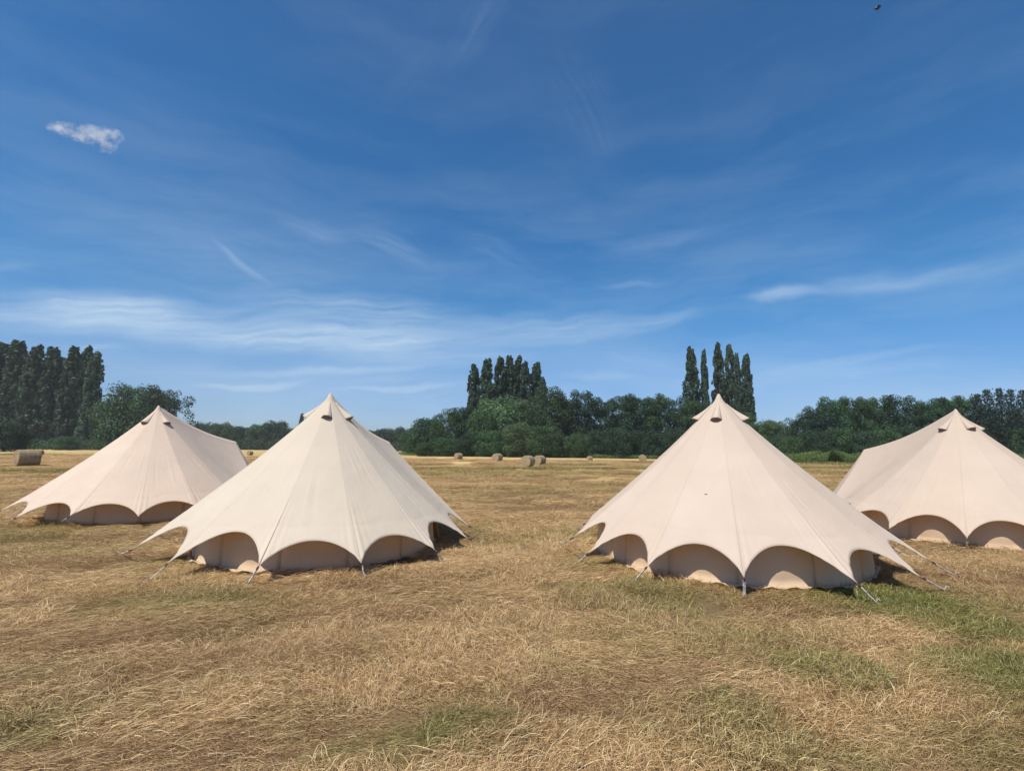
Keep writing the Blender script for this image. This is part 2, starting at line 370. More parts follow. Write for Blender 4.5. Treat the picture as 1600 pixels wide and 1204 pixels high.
def make_hay(clear):
    P, r = hay_points(clear)
    x, y, s = P.T
    kp = r.rand(len(x)) > .15*brown_at(x, y)*np.clip(1.4-green_at(x, y)*2, 0, 1)
    x, y, s = x[kp], y[kp], s[kp]
    g = green_at(x, y); b = brown_at(x, y)
    g = np.clip(g+r.normal(0, .06, len(x)), 0, 1); b = np.clip(b+r.normal(0, .12, len(x)), 0, 1)
    fl = SW+(fbm(x*.45+30, y*.45+8, 3)-.5)*2.2+r.normal(0, .15, len(x))
    fl += (r.rand(len(x)) < .5)*np.pi
    u = r.rand(len(x)); up = fbm(x*.8+90, y*1.3+3, 3)
    isg = u < (g-.25)*1.1; ismix = (~isg) & (r.rand(len(x)) < np.clip((up-.46)*4+.15, .06, .8))
    idx = np.where(isg, 7+r.randint(0, 2, len(x)), np.where(ismix, 4+r.randint(0, 3, len(x)), r.randint(0, 4, len(x))))
    me = bpy.data.meshes.new('hay'); me.vertices.add(len(x))
    me.vertices.foreach_set('co', np.stack([x, y, gz(x, y)-.004], 1).astype(np.float32).reshape(-1))
    zs = s**.6*r.uniform(.6, 1.35, len(x))*(.6+1.15*fbm(x*.6+12, y*1.1+61, 3))
    zs = zs*(1-.3*b)
    for nm, arr in (('green', g), ('brown', b), ('spin', fl), ('size', s), ('zsize', zs)):
        a = me.attributes.new(nm, 'FLOAT', 'POINT'); a.data.foreach_set('value', arr.astype(np.float32))
    a = me.attributes.new('pick', 'INT', 'POINT'); a.data.foreach_set('value', idx.astype(np.int32))
    o = bpy.data.objects.new('hay_grass', me); COL.objects.link(o)
    tag(o, 'loose dry hay strands and short grass tufts over the mown field', 'hay', None, 'stuff')
    ng = bpy.data.node_groups.new('scatter_hay', 'GeometryNodeTree')
    ng.interface.new_socket('Geometry', in_out='INPUT', socket_type='NodeSocketGeometry'); ng.interface.new_socket('Geometry', in_out='OUTPUT', socket_type='NodeSocketGeometry')
    gin = ng.nodes.new('NodeGroupInput'); gout = ng.nodes.new('NodeGroupOutput')
    ci = ng.nodes.new('GeometryNodeCollectionInfo'); ci.inputs['Collection'].default_value = pcol; ci.inputs['Separate Children'].default_value = True; ci.inputs['Reset Children'].default_value = True
    iop = ng.nodes.new('GeometryNodeInstanceOnPoints'); iop.inputs['Pick Instance'].default_value = True
    def na(nm, ty='FLOAT'):
        n = ng.nodes.new('GeometryNodeInputNamedAttribute'); n.data_type = ty; n.inputs['Name'].default_value = nm; return n.outputs['Attribute']
    cr = ng.nodes.new('ShaderNodeCombineXYZ'); ng.links.new(na('spin'), cr.inputs[2])
    cs = ng.nodes.new('ShaderNodeCombineXYZ'); sz = na('size'); ng.links.new(sz, cs.inputs[0]); ng.links.new(sz, cs.inputs[1]); ng.links.new(na('zsize'), cs.inputs[2])
    ng.links.new(gin.outputs[0], iop.inputs['Points']); ng.links.new(ci.outputs[0], iop.inputs['Instance']); ng.links.new(na('pick', 'INT'), iop.inputs['Instance Index'])
    e2r = ng.nodes.new('FunctionNodeEulerToRotation'); ng.links.new(cr.outputs[0], e2r.inputs[0]); ng.links.new(e2r.outputs[0], iop.inputs['Rotation'])
    ng.links.new(cs.outputs[0], iop.inputs['Scale']); ng.links.new(iop.outputs[0], gout.inputs[0])
    md = o.modifiers.new('scatter', 'NODES'); md.node_group = ng

# ------------------------------------------------------------------ tents
def canvas(name, col, dirt=.05):
    M, t = mat(name)
    pos = t.nodes.new('ShaderNodeTexCoord').outputs['Object']
    n1 = noise(t, pos, 1.3, 5, .6); n2 = noise(t, pos, 420, 2, .5); n3 = noise(t, pos, 9, 4, .6)
    dk = tuple(c*.90 for c in col)
    c = mix(t, rng(t, n1, .3, .7), dk, col)
    sm = attr(t, 'seam').outputs['Fac']
    c = mix(t, mth(t, 'MULTIPLY', sm, .13), c, tuple(c_*.66 for c_ in col))
    tn = attr(t, 'tint').outputs['Fac']
    c = mix(t, tn, c, (col[0]*1.0, col[1]*.93, col[2]*.86))
    h = mth(t, 'ADD', mth(t, 'ADD', mth(t, 'MULTIPLY', n2, .06), n3), mth(t, 'MULTIPLY', noise(t, pos, 2.4, 2, .5), 2.2))
    p = principled(t, c, .88, .25, h, .5, .010)
    tr = t.nodes.new('ShaderNodeBsdfTranslucent'); L(t, mix(t, .5, c, (.92, .56, .30)), tr.inputs[0])
    mx = t.nodes.new('ShaderNodeMixShader'); mx.inputs[0].default_value = .27; L(t, p.outputs[0], mx.inputs[1]); L(t, tr.outputs[0], mx.inputs[2])
    out(t, mx.outputs[0]); return M
def plain(name, col, rough=.6, spec=.3, var=.15, sc_=30):
    M, t = mat(name)
    pos = t.nodes.new('ShaderNodeTexCoord').outputs['Object']
    n1 = noise(t, pos, sc_, 4, .6)
    c = mix(t, rng(t, n1, .3, .7), tuple(x*(1-var) for x in col), tuple(min(1, x*(1+var)) for x in col))
    out(t, principled(t, c, rough, spec, n1, .2, .004).outputs[0]); return M
M_web = plain('white_webbing', (.95, .92, .85), .95, .02, .03, 20)
M_toggle = plain('dark_strap_end', (.10, .05, .08), .6, .3)
M_mesh = plain('brown_vent_mesh', (.19, .12, .085), .9, .1)
M_sheet = plain('groundsheet_edge', (.09, .085, .08), .6, .3)
M_peg = plain('steel_peg', (.42, .40, .37), .8, .15)
M_ins = plain('black_chitin', (.012, .012, .014), .4, .5)

def bell_tent(cx, cy, H, tips, pegs, door_az, S_r, S_z, M, vent_az, label, seed, top_frac=.84, wall_r=1.83, zt=.22):
    """tips: seen tips (Vector world), ordered by angle counter-clockwise; the rest of the ring is completed."""
    r = np.random.RandomState(seed)
    root = bpy.data.objects.new('bell_tent', None); COL.objects.link(root); root.location = (cx, cy, 0)
    tag(root, label, 'tent', 'canvas bell tents pitched on the field')
    A = np.array([0, 0, H]); C = np.array([cx, cy, 0])
    S = np.array([S_r*math.cos(door_az), S_r*math.sin(door_az), S_z])
    tl = [(np.array(t)-C, np.array(p)-C) for t, p in zip(tips, pegs)]
    ang = lambda v: math.atan2(v[1], v[0])
    a0 = ang(tl[0][0]); a1 = ang(tl[-1][0])
    dl = door_az+R(26); dr = door_az-R(26)
    while a0 < dl: a0 += 2*math.pi
    while a1 > dr: a1 -= 2*math.pi
    def ringtip(a, rr=2.62):
        t = np.array([rr*math.cos(a), rr*math.sin(a), zt+.02*r.randn()]); pg = np.array([(rr+.3)*math.cos(a), (rr+.3)*math.sin(a), .02]); return t, pg
    nl = max(0, int(round((a0-dl)/R(27)))-1); nr = max(0, int(round((dr-a1)/R(27)))-1)
    left = [ringtip(dl, 2.95)]+[ringtip(dl+(a0-dl)*(i+1)/(nl+1)) for i in range(nl)]
    right = [ringtip(a1+(dr-a1)*(i+1)/(nr+1)) for i in range(nr)]+[ringtip(dr, 2.95)]
    ring = left+tl+right
    T = [x[0] for x in ring]; PG = [x[1] for x in ring]
    K = len(T)
    panels = []   # P0,P1,T0,T1,kind
    panels.append((S, S, T[0], T[1], 'porch'))
    panels.append((S, A, T[1], T[1], 'ridge'))
    for i in range(1, K-2): panels.append((A, A, T[i], T[i+1], 'main'))
    panels.append((A, S, T[K-2], T[K-2], 'ridge'))
    panels.append((S, S, T[K-2], T[K-1], 'porch'))
    ns, ntt = 56, 40
    def pt(P0, P1, T0, T1, s, t, wr=True):
        P = P0*(1-t)+P1*t; Q = T0*(1-t)+T1*t
        # round the chord outwards a little high up
        if P0 is A and P1 is A:
            rq = math.hypot(Q[0], Q[1]); rr_ = math.hypot(*T0[:2])*(1-t)+math.hypot(*T1[:2])*t
            k = 1+(rr_/max(rq, .01)-1)*1.05*(1-s)**.35
            Q = Q*np.array([k, k, 1])
        X = P+(Q-P)*s
        full = 1.0
        if P1 is not P0: # ridge triangle: sag eases to the ridge rope
            full = (1-t) if P0 is A else t
            full = .35+.65*full
        elif P0 is S: full = .3
        X = X.copy(); X[2] -= .40*full*(s**.6)*(1-s)*1.0
        if P1 is not P0: X[2] -= .12*math.sin(math.pi*min(1, max(0, t)))*(1-s)
        X[2] -= .022*math.sin(math.pi*t)*s*(1-s)*3
        return X
    wr_ph = r.rand(K+6, 6)*6.28
    def arch(t, kind, dep):
        e = 1-abs(2*t-1)**2.1
        return 1-dep*max(0, e)**.74
    V = []; Fc = []; seam = []; tint = []
    WV = []; WF = []; wseam = []; SK = []
    for pi_, (P0, P1, T0, T1, kind) in enumerate(panels):
        b = len(V)
        dep = (1-top_frac)*(1+.08*r.randn())
        ptint = float(r.rand()*.3)
        kk = pi_
        ts = .5-.5*np.cos(np.linspace(0, np.pi, ntt)); ts = .55*ts+.45*np.linspace(0, 1, ntt)
        dp = T0-P0; 
        for i in range(ns):
            for t in ts:
                se = arch(t, kind, dep) if kind != 'ridge' else 1.0
                if kind == 'porch': se = arch(t, kind, dep*.9)
                s = (i/(ns-1))**.9*se
                X = pt(P0, P1, T0, T1, s, t)
                # tension folds that run up from the pegged points
                if kind != 'ridge':
                    e0 = math.exp(-t/.13); e1 = math.exp(-(1-t)/.13)
                    k_ = max(0, (s-.55)/.45)**1.5
                    ww = .010*k_*(e0*math.sin(t*95*(1-.3*s)+wr_ph[kk % (K+6), 0])*(1+.5*math.sin(t*39+wr_ph[kk % (K+6), 1]))+e1*math.sin((1-t)*95*(1-.3*s)+wr_ph[kk % (K+6), 2]))
                    # long slack folds higher up
                    for q in range(2):
                        tc_ = .2+.6*((wr_ph[kk % (K+6), 3+q]/6.28)); sc2 = .45+.3*((wr_ph[kk % (K+6), 1+q]/6.28))
                        ww += .006*math.exp(-((t-tc_-(s-sc2)*.12)/.022)**2)*math.exp(-((s-sc2)/.13)**2)*(1 if q else -1)
                    # horizontal hem seam above the wall line
                    hs = s-(top_frac-.055+.01*math.sin(t*9))
                    ww += -.006*math.exp(-(hs/.012)**2)
                    n_ = np.array([X[0], X[1], 2.0]); n_ /= np.linalg.norm(n_); X = X+n_*ww
                V.append(X)
                hs = abs(s-(top_frac-.055)) if kind != 'ridge' else 1
                sv = max(math.exp(-(min(t, 1-t)*max(s, .05)/.006)**2) if kind == 'main' else 0, .7*math.exp(-(hs/.006)**2), .8*math.exp(-((se-s)/.008)**2) if kind != 'ridge' else 0)
                seam.append(sv); tint.append(ptint)
        for i in range(ns-1):
            for j in range(ntt-1):
                Fc.append((b+i*ntt+j, b+(i+1)*ntt+j, b+(i+1)*ntt+j+1, b+i*ntt+j+1))
        # wall under this panel
        if kind == 'main':
            b = len(WV); nw = 14
            for t in np.linspace(0, 1, nw):
                Q = T0*(1-t)+T1*t; rq = math.hypot(Q[0], Q[1])
                sw = min(wall_r/rq, top_frac-.035+(wall_r-1.9)*.3)
                X = pt(P0, P1, T0, T1, sw, t)-np.array([0, 0, .012])
                rr_ = math.hypot(X[0], X[1]); d = X[:2]/rr_
                wa = math.atan2(X[1], X[0]); m = math.sin(wa*17)
                for k, zf in enumerate(np.linspace(1, 0, 7)):
                    ro = rr_+.05*(1-zf)+.010*m*(1-zf)+.006*math.sin(wa*31+k*2)
                    WV.append((d[0]*ro, d[1]*ro, X[2]*zf+.012))
                # mud flap lying out on the grass
                ro = rr_+.06
                fo = .02+.07*max(0, math.sin(wa*9+seed))
                WV.append((d[0]*(ro+fo*.5), d[1]*(ro+fo*.5), .045)); WV.append((d[0]*(ro+fo), d[1]*(ro+fo), .03+.02*math.sin(wa*43)))
            for i in range(nw-1):
                for k in range(8):
                    WF.append((b+i*9+k, b+i*9+k+1, b+(i+1)*9+k+1, b+(i+1)*9+k))
    o = mesh_obj('roof_canvas', V, Fc, M, root)
    for nm, arr in (('seam', seam), ('tint', tint)):
        a = o.data.attributes.new(nm, 'FLOAT', 'POINT'); a.data.foreach_set('value', np.array(arr, dtype=np.float32))
    md = o.modifiers.new('thick', 'SOLIDIFY'); md.thickness = .006; md.offset = -1
    wo = mesh_obj('wall', WV, WF, M_wall, root)
    md = wo.modifiers.new('thick', 'SOLIDIFY'); md.thickness = .004
    # doorway panel below the porch ridge
    mb = MB()
    f0 = 2.15*np.array([math.cos(door_az+R(27)), math.sin(door_az+R(27)), 0]); f1 = 2.15*np.array([math.cos(door_az-R(27)), math.sin(door_az-R(27)), 0])
    S2 = S*np.array([.93, .93, .97]); Pg = np.zeros((20, 21, 3))
    for i in range(20):
        for j in range(21):
            s = i/19; t = j/20; X = S2*(1-s)+(f0*(1-t)+f1*t)*s; X = X+np.array([math.cos(door_az), math.sin(door_az), 0])*(.02*math.sin(t*30)*s+.1*s*(1-s)); Pg[i, j] = X
    mb.grid(Pg)
    for f, Tm in ((f0, T[1]), (f1, T[K-2])):   # side cheeks between doorway and round wall
        an2 = math.atan2(Tm[1], Tm[0]); g1 = 2.05*np.array([math.cos(an2), math.sin(an2), 0])
        Pg = np.zeros((2, 8, 3))
        for j in range(8):
            t = j/7; b_ = f*(1-t)+g1*t; Pg[0, j] = b_*.97+np.array([0, 0, 1.0*(1-t)+.52*t]); Pg[1, j] = b_+np.array([0, 0, .01])
        mb.grid(Pg)
    d = mb.build('door_panel', M, root); d.modifiers.new('thick', 'SOLIDIFY').thickness = .004
    # cap over the pole top
    mb = MB()
    n = 28; rows = []
    for (rr_, z) in ((.004, H+.012), (.022, H-.004), (.05, H-.07), (.088, H-.135), (.092, H-.142), (.080, H-.139)):
        rows.append([[rr_*math.cos(2*math.pi*i/n), rr_*math.sin(2*math.pi*i/n), z+.003*math.sin(i*2.6)] for i in range(n+1)])
    mb.grid(np.array(rows)); mb.build('pole_cap', M, root)
    # hooded vents
    def roof_at(a, q):
        """a point on the roof cone near the top"""
        while a < ang(T[1])-1e-6: a += 2*math.pi
        best = None
        for (P0, P1, T0, T1, kind) in panels:
            if kind != 'main': continue
            b0 = ang(T0); b1 = ang(T1); 
            while b1 < b0: b1 += 2*math.pi
            aa = a
            while aa < b0: aa += 2*math.pi
            while aa > b0+2*math.pi: aa -= 2*math.pi
            if aa <= b1: return pt(P0, P1, T0, T1, q, (aa-b0)/(b1-b0))
        rr_ = 2.6*q; return np.array([rr_*math.cos(a), rr_*math.sin(a), H-2.43*q-.40*.8*(q**.6)*(1-q)])
    for va_ in vent_az:
        q0, q1 = .045, .145
        Pg = []
        for i in range(12):
            f = i/11; q = q0+(q1-q0)*f; row = []
            c0 = roof_at(va_, q); rr_ = math.hypot(c0[0], c0[1]); dr_ = np.array([math.cos(va_), math.sin(va_), 0]); tg = np.array([-math.sin(va_), math.cos(va_), 0])
            hw = .018+.074*f**1.1; ht = .004+.066*f**1.6
            for j in range(13):
                u = -1+2*j/12
                base = roof_at(va_+math.atan2(u*hw, rr_), q)
                # ogee hood with a pinched ridge
                h_ = ht*(max(0, 1-abs(u)**2.2))*(1-.12*math.exp(-(u/.12)**2))
                nn = dr_*.72+np.array([0, 0, .69])
                row.append(base+nn*(h_+.0015)+dr_*.03*f*(1-u*u))
            Pg.append(row)
        Pg = np.array(Pg); mb = MB(); mb.grid(Pg); vo = mb.build('roof_vent', M, root); vo.modifiers.new('thick', 'SOLIDIFY').thickness = .004
        # mesh screen closing the opening
        lip = Pg[-1]; low = [roof_at(va_+math.atan2((-1+2*j/12)*.088, 2.6*q1), q1+.004)+np.array([math.cos(va_), math.sin(va_), 1])*.003 for j in range(13)]
        lip2 = np.array([p*.97+np.array(l)*.03 for p, l in zip(lip, low)]); lip2 = lip2-np.array([math.cos(va_)*.012, math.sin(va_)*.012, .006])
        mb = MB(); mb.grid(np.array([lip2, (lip2+np.array(low))/2, np.array(low)])); mb.build('vent_mesh', M_mesh, vo)
    # straps and pegs
    for i in range(K):
        t, p = T[i], PG[i]
        if p[2] > .1: continue
        d = (p-t); Ld = np.linalg.norm(d); d = d/Ld; sd_ = np.array([-d[1], d[0], 0]); sd_ /= np.linalg.norm(sd_); up = np.cross(sd_, d)
        if up[2] < 0: up = -up
        def ribbon(a, b, wd, th, m, name, par):
            mb = MB(); n_ = 8; P0 = t+d*Ld*a; P1 = t+d*Ld*b
            rows = []
            for (su, sv) in ((-1, 1), (1, 1), (1, -1), (-1, -1), (-1, 1)):
                rows.append([P0+(P1-P0)*k/n_+sd_*wd*su*.5+up*(th*sv*.5+.002*math.sin(k*1.3)) for k in range(n_+1)])
            mb.grid(np.array(rows)); mb.f.append((0, 9, 18, 27)); mb.f.append((8, 35, 26, 17))
            return mb.build(name, m, par, smooth=False)
        st_ = ribbon(.12, .96, .030 if Ld < .5 else .016, .008 if Ld < .5 else .005, M_web, 'guy_strap', root)
        ribbon(-.03, .16, .022, .016, M_toggle, 'strap_toggle', st_)
        ribbon(.38, .46, .034, .012, M_peg, 'strap_buckle', st_)
        mb = MB(); q = p; o_ = np.array([p[0], p[1], 0]); o_ /= np.linalg.norm(o_)
        mb.tube([q+o_*.02+np.array([0, 0, .05]), q+np.array([0, 0, .0]), q-o_*.06-np.array([0, 0, .14])], [.006, .006, .003], 6)
        mb.tube([q+o_*.02+np.array([0, 0, .05]), q+o_*.045+np.array([0, 0, .045]), q+o_*.05+np.array([0, 0, .025])], .006, 6)
        mb.build('tent_peg', M_peg, root)
    # dark edge of the groundsheet
    mb = MB(); n = 72; rows = []
    for (rr_, z) in ((1.89, .005), (1.955, .012), (1.95, .028), (1.88, .03)):
        rows.append([[(rr_+.015*math.sin(i*.9))*math.cos(2*math.pi*i/n), (rr_+.015*math.sin(i*.9))*math.sin(2*math.pi*i/n), z] for i in range(n+1)])
    mb.grid(np.array(rows)); mb.build('groundsheet', M_sheet, root)
    TENTS_XY.append((cx, cy, wall_r+.02))
    return root

def tp(l, cx, cy, rr=2.6):      # seen tips (height chosen so that they lie near the ring) and the pegs of their straps
    T = []
    for (a, b, *_) in l:
        zs = np.linspace(.13, .36, 24); P = [on_z(a, b, z) for z in zs]
        k = min(range(24), key=lambda i: abs(math.hypot(P[i].x-cx, P[i].y-cy)-rr)+abs(zs[i]-.22)*.8)
        T.append(tuple(P[k]))
    return T, [tuple(on_z(c, d, .02)) for (_, _, c, d) in l]
M_ivory = canvas('ivory_canvas', (.76, .675, .54)); M_peach = canvas('peach_canvas', (.75, .625, .50)); M_peach2 = canvas('warm_cream_canvas', (.81, .665, .525)); M_peach3 = canvas('light_peach_canvas', (.73, .605, .48)); M_wall = canvas('wall_canvas', (.80, .60, .40))
lst = [(262, 822, 236, 833), (205, 859, 186, 866), (261, 881, 234, 905), (403, 886, 388, 912), (565, 880, 570, 903), (682, 861, 693, 876), (733, 842, 752, 848), (733, 822, 752, 829)]
t, p = tp(lst, -3.27, 8.95)
bell_tent(-3.27, 8.95, 2.655, t, p, R(79), 2.55, 1.83, M_ivory, [R(a) for a in (-76, -10, 95, -176)], 'ivory canvas bell tent standing front left, overlapping the peach tent behind it', 11, top_frac=.85)
lst = [(914, 818, 898, 825), (895, 840, 872, 851), (918, 865, 904, 878), (1010, 886, 992, 907), (1163, 903, 1163, 932), (1341, 913, 1369, 941), (1442, 903, 1476, 921), (1457, 878, 1492, 899)]
t, p = tp(lst, 3.52, 8.45)
bell_tent(3.52, 8.45, 2.655, t, p, R(80), 2.55, 1.83, M_peach, [R(a) for a in (-121, -35, 62, 172)], 'pale peach bell tent alone in front of the five poplars', 12, wall_r=1.92)
lst = [(0, 798, -14, 803), (24, 809, 9, 816), (108, 807, 92, 817), (216, 808, 215, 816), (311, 794, 316, 801)]
t, p = tp(lst, -9.0, 12.7)
bell_tent(-9.0, 12.7, 2.69, t, p, R(74), 2.55, 1.83, M_peach2, [R(a) for a in (-97, -22, 70, 160)], 'peach tent half hidden at the far left, its drooping ridge running back to a porch', 13, top_frac=.885)
lst = [(1388, 827, 1385, 836), (1511, 842, 1511, 857), (1648, 846, 1660, 862), (1760, 840, 1780, 852)]
t, p = tp(lst, 9.72, 10.9)
bell_tent(9.72, 10.9, 2.655, t, p, R(97), 2.55, 1.78, M_peach3, [R(a) for a in (-172, -95, -25, 80)], 'peach tent cut off by the right edge of the picture', 14, wall_r=1.95)
make_hay(TENTS_XY)

# ------------------------------------------------------------------ hay bales
def hay_mat(name, a, b, c_):
    M, t = mat(name)
    pos = t.nodes.new('ShaderNodeTexCoord').outputs['Object']
    mp = t.nodes.new('ShaderNodeMapping'); mp.inputs['Scale'].default_value = (3, 14, 14); L(t, pos, mp.inputs[0])
    n1 = noise(t, mp.outputs[0], 3, 6, .7); n2 = noise(t, pos, 2.5, 3, .5)
    c = ramp(t, n1, [(.3, a), (.5, b), (.7, c_)]); c = mix(t, rng(t, n2, .35, .65, 0, .35), c, a)
    out(t, principled(t, c, .95, .1, n1, .8, .03).outputs[0]); return M
M_side = hay_mat('bale_side', (.15, .105, .058), (.31, .23, .135), (.45, .35, .21))
M_end = hay_mat('bale_end', (.20, .14, .075), (.42, .31, .18), (.58, .46, .29))
M_net = plain('bale_netting', (.50, .45, .36), .8, .2)
def bale_meshes(seed):
    r = np.random.RandomState(seed); n = 56; Rr = .58; W = 1.15
    ph = r.rand(8)*6.28
    def rad(a, x): return Rr*(1+.018*math.sin(3*a+ph[0])+.012*math.sin(7*a+ph[1]+x*3)+.008*math.sin(17*a+ph[2])+.012*math.sin(x*9+ph[3])-(.05*max(0, -math.cos(a))**6))
    mb = MB(); rows = []
    for x in np.linspace(-W/2, W/2, 15):
        e = 1-.06*max(0, (abs(x)/(W/2)-.8)/.2)**2
        rows.append([[x, rad(a, x)*e*math.sin(a), rad(a, x)*e*math.cos(a)] for a in np.linspace(0, 2*math.pi, n+1)])
    mb.grid(np.array(rows)); body = mb
    ends = []
    for s in (-1, 1):
        mb = MB(); rows = []
        for k, q in enumerate(np.linspace(1, .02, 22)):
            dx = .012*math.sin(q*55)+.03*(1-q)
            rows.append([[s*(W/2+dx*(.9 if k else 0)+.012*math.sin(5*a+q*14)*(1 if k else 0)), rad(a, s*W/2)*.94*q*math.sin(a), rad(a, s*W/2)*.94*q*math.cos(a)] for a in np.linspace(0, 2*math.pi, n+1)])
        mb.grid(np.array(rows)); ends.append(mb)
    nets = []
    for xx in (-.36, -.12, .12, .36):
        mb = MB(); mb.tube([(xx+.01*math.sin(a*4), rad(a, xx)*1.006*math.sin(a), rad(a, xx)*1.002*math.cos(a)) for a in np.linspace(0, 2*math.pi, 60)], .004, 4, False); nets.append(mb)
    return body, ends, nets
BG = 'round hay bales scattered over the mown field'
proto = {}
def bale(px, pbase, hpx, rot, label):
    p = on_z(px, pbase); dist = math.hypot(p.x, p.y)
    size = hpx/F*p.y/1.16
    key = len(proto) % 3
    root = bpy.data.objects.new('hay_bale', None); COL.objects.link(root)
    tag(root, label, 'hay bale', BG)
    if len(proto) < 3:
        b, e, n = bale_meshes(30+len(proto)); parts = []
        side = b.build('bale_side', M_side, root); parts.append(side)
        for m in e: parts.append(m.build('bale_end', M_end, root))
        for m in n: m.build('twine', M_net, side)
        proto[len(proto)] = root
    else:
        src = proto[abs(int(px)) % 3]
        for ch in list(src.children):
            c2 = ch.copy(); COL.objects.link(c2); c2.parent = root
            for g in ch.children:
                g2 = g.copy(); COL.objects.link(g2); g2.parent = c2
    root.scale = (size,)*3
    root.location = (p.x, p.y+.3, .56*size+float(gz(np.array([p.x]), np.array([p.y]))[0])*.6)
    root.rotation_euler = (0, 0, rot)
    return root
bale(35, 728.5, 26.5, R(60), 'large hay bale at the left edge, lying side on')
bale(58, 711.5, 8.5, R(10), 'small distant bale just right of the large bale at the left edge')
bale(389, 711, 7, R(70), 'dark little bale beside the porch of the far left tent')
bale(417, 713.5, 8.5, R(40), 'distant bale in the gap between the two left tents')
bale(648, 710.5, 7.5, R(30), 'pale far bale close to the ridge of the ivory tent')
bale(698, 713, 7, R(20), 'pale far bale in the weeds just left of a darker bale')
bale(716, 717.5, 10, R(45), 'bale with its right side in shade, left of centre before the wood')
bale(777, 721.5, 13, R(58), 'single bale standing left of the close pair')
bale(843.5, 726.5, 15.5, R(55), 'rear right bale of the close pair in mid field')
bale(825, 729.5, 18, R(62), 'front left bale of the close pair in mid field')
bale(909, 715, 7.5, R(62), 'pale bale by the wood edge, behind a smaller one')
bale(922, 719.5, 7, R(25), 'small low bale right of the pale bale by the wood edge')
bale(1005, 721, 11, R(80), 'bale showing its round end, left of the tent before the poplars')

# ------------------------------------------------------------------ trees
def leafmat(name, a, b, tr_=.22):
    M, t = mat(name)
    g = t.nodes.new('ShaderNodeNewGeometry'); oi = t.nodes.new('ShaderNodeObjectInfo')
    pos = t.nodes.new('ShaderNodeTexCoord').outputs['Object']
    n = noise(t, pos, 5.0, 3, .6)
    f = mth(t, 'ADD', mth(t, 'MULTIPLY', g.outputs['Random Per Island'], .5), mth(t, 'MULTIPLY', rng(t, n, .3, .7), .5))
    c = mix(t, f, a, b)
    hs = t.nodes.new('ShaderNodeHueSaturation'); L(t, c, hs.inputs['Color'])
    L(t, rng(t, oi.outputs['Random'], 0, 1, .485, .515), hs.inputs['Hue']); L(t, rng(t, oi.outputs['Random'], 0, 1, .8, 1.2), hs.inputs['Value'])
    p = principled(t, hs.outputs[0], .6, .25)
    tl = t.nodes.new('ShaderNodeBsdfTranslucent'); L(t, hs.outputs[0], tl.inputs[0])
    mx = t.nodes.new('ShaderNodeMixShader'); mx.inputs[0].default_value = tr_; L(t, p.outputs[0], mx.inputs[1]); L(t, tl.outputs[0], mx.inputs[2])
    out(t, mx.outputs[0]); return M
ML = {'dark': leafmat('dark_foliage', (.014, .038, .020), (.052, .100, .046)), 'mid': leafmat('green_foliage', (.024, .062, .022), (.082, .150, .052)),
      'pale': leafmat('pale_foliage', (.046, .092, .036), (.135, .205, .082)), 'poplar': leafmat('poplar_foliage', (.028, .058, .034), (.115, .170, .098)),
      'conifer': leafmat('conifer_foliage', (.014, .034, .022), (.040, .070, .042)), 'weed': leafmat('weed_foliage', (.065, .125, .028), (.15, .22, .06))}
M_bark = plain('bark', (.12, .095, .07), .9, .1, .3, 8)

def leaves_from(C, Nn, size, r, name):
    """one small quad per leaf clump at C facing Nn"""
    n = len(C)
    Nn = Nn+r.normal(0, .45, (n, 3)); Nn /= np.linalg.norm(Nn, axis=1)[:, None]
    a = np.cross(Nn, r.normal(0, 1, (n, 3))); a /= np.linalg.norm(a, axis=1)[:, None]; b = np.cross(Nn, a)
    s = size*r.uniform(.55, 1.3, n)[:, None]
    e = r.uniform(.55, 1, n)[:, None]
    V = np.stack([C-a*s, C-b*s*e*.8+Nn*s*.2, C+a*s, C+b*s*e*.8+Nn*s*.2], 1).reshape(-1, 3)
    return quads_mesh(name, V, 4, [(0, 1, 2, 3)])
def lobes_to_leaves(cent, rad, n, size, seed, name, flat=.85, up=.25):
    r = np.random.RandomState(seed)
    wts = rad**2/np.sum(rad**2); pick = r.choice(len(cent), n, p=wts)
    d = r.normal(0, 1, (n, 3)); d[:, 2] += up; d /= np.linalg.norm(d, axis=1)[:, None]
    rr = rad[pick]*(1-.35*r.rand(n)**2.2+.10*r.randn(n)*.6)
    lump = 1+.16*np.sin(d[:, 0]*7+pick)*np.sin(d[:, 1]*6+pick*2)*np.cos(d[:, 2]*5+pick)
    C = cent[pick]+d*(rr*lump)[:, None]*np.array([1, 1, flat])
    return leaves_from(C, d+np.array([0, 0, .15]), size, r, name)
def norm_mesh(me):
    """stretch so that height is 1 and half width .5"""
    n = len(me.vertices); v = np.empty(n*3, np.float32); me.vertices.foreach_get('co', v); v = v.reshape(-1, 3)
    top = np.percentile(v[:, 2], 99.85); rx = np.percentile(np.abs(v[:, 0]), 99.3); ry = np.percentile(np.abs(v[:, 1]), 99.3)
    v[:, 2] /= top; v[:, 0] *= .5/rx; v[:, 1] *= .5/ry
    me.vertices.foreach_set('co', v.reshape(-1)); me.update(); return me
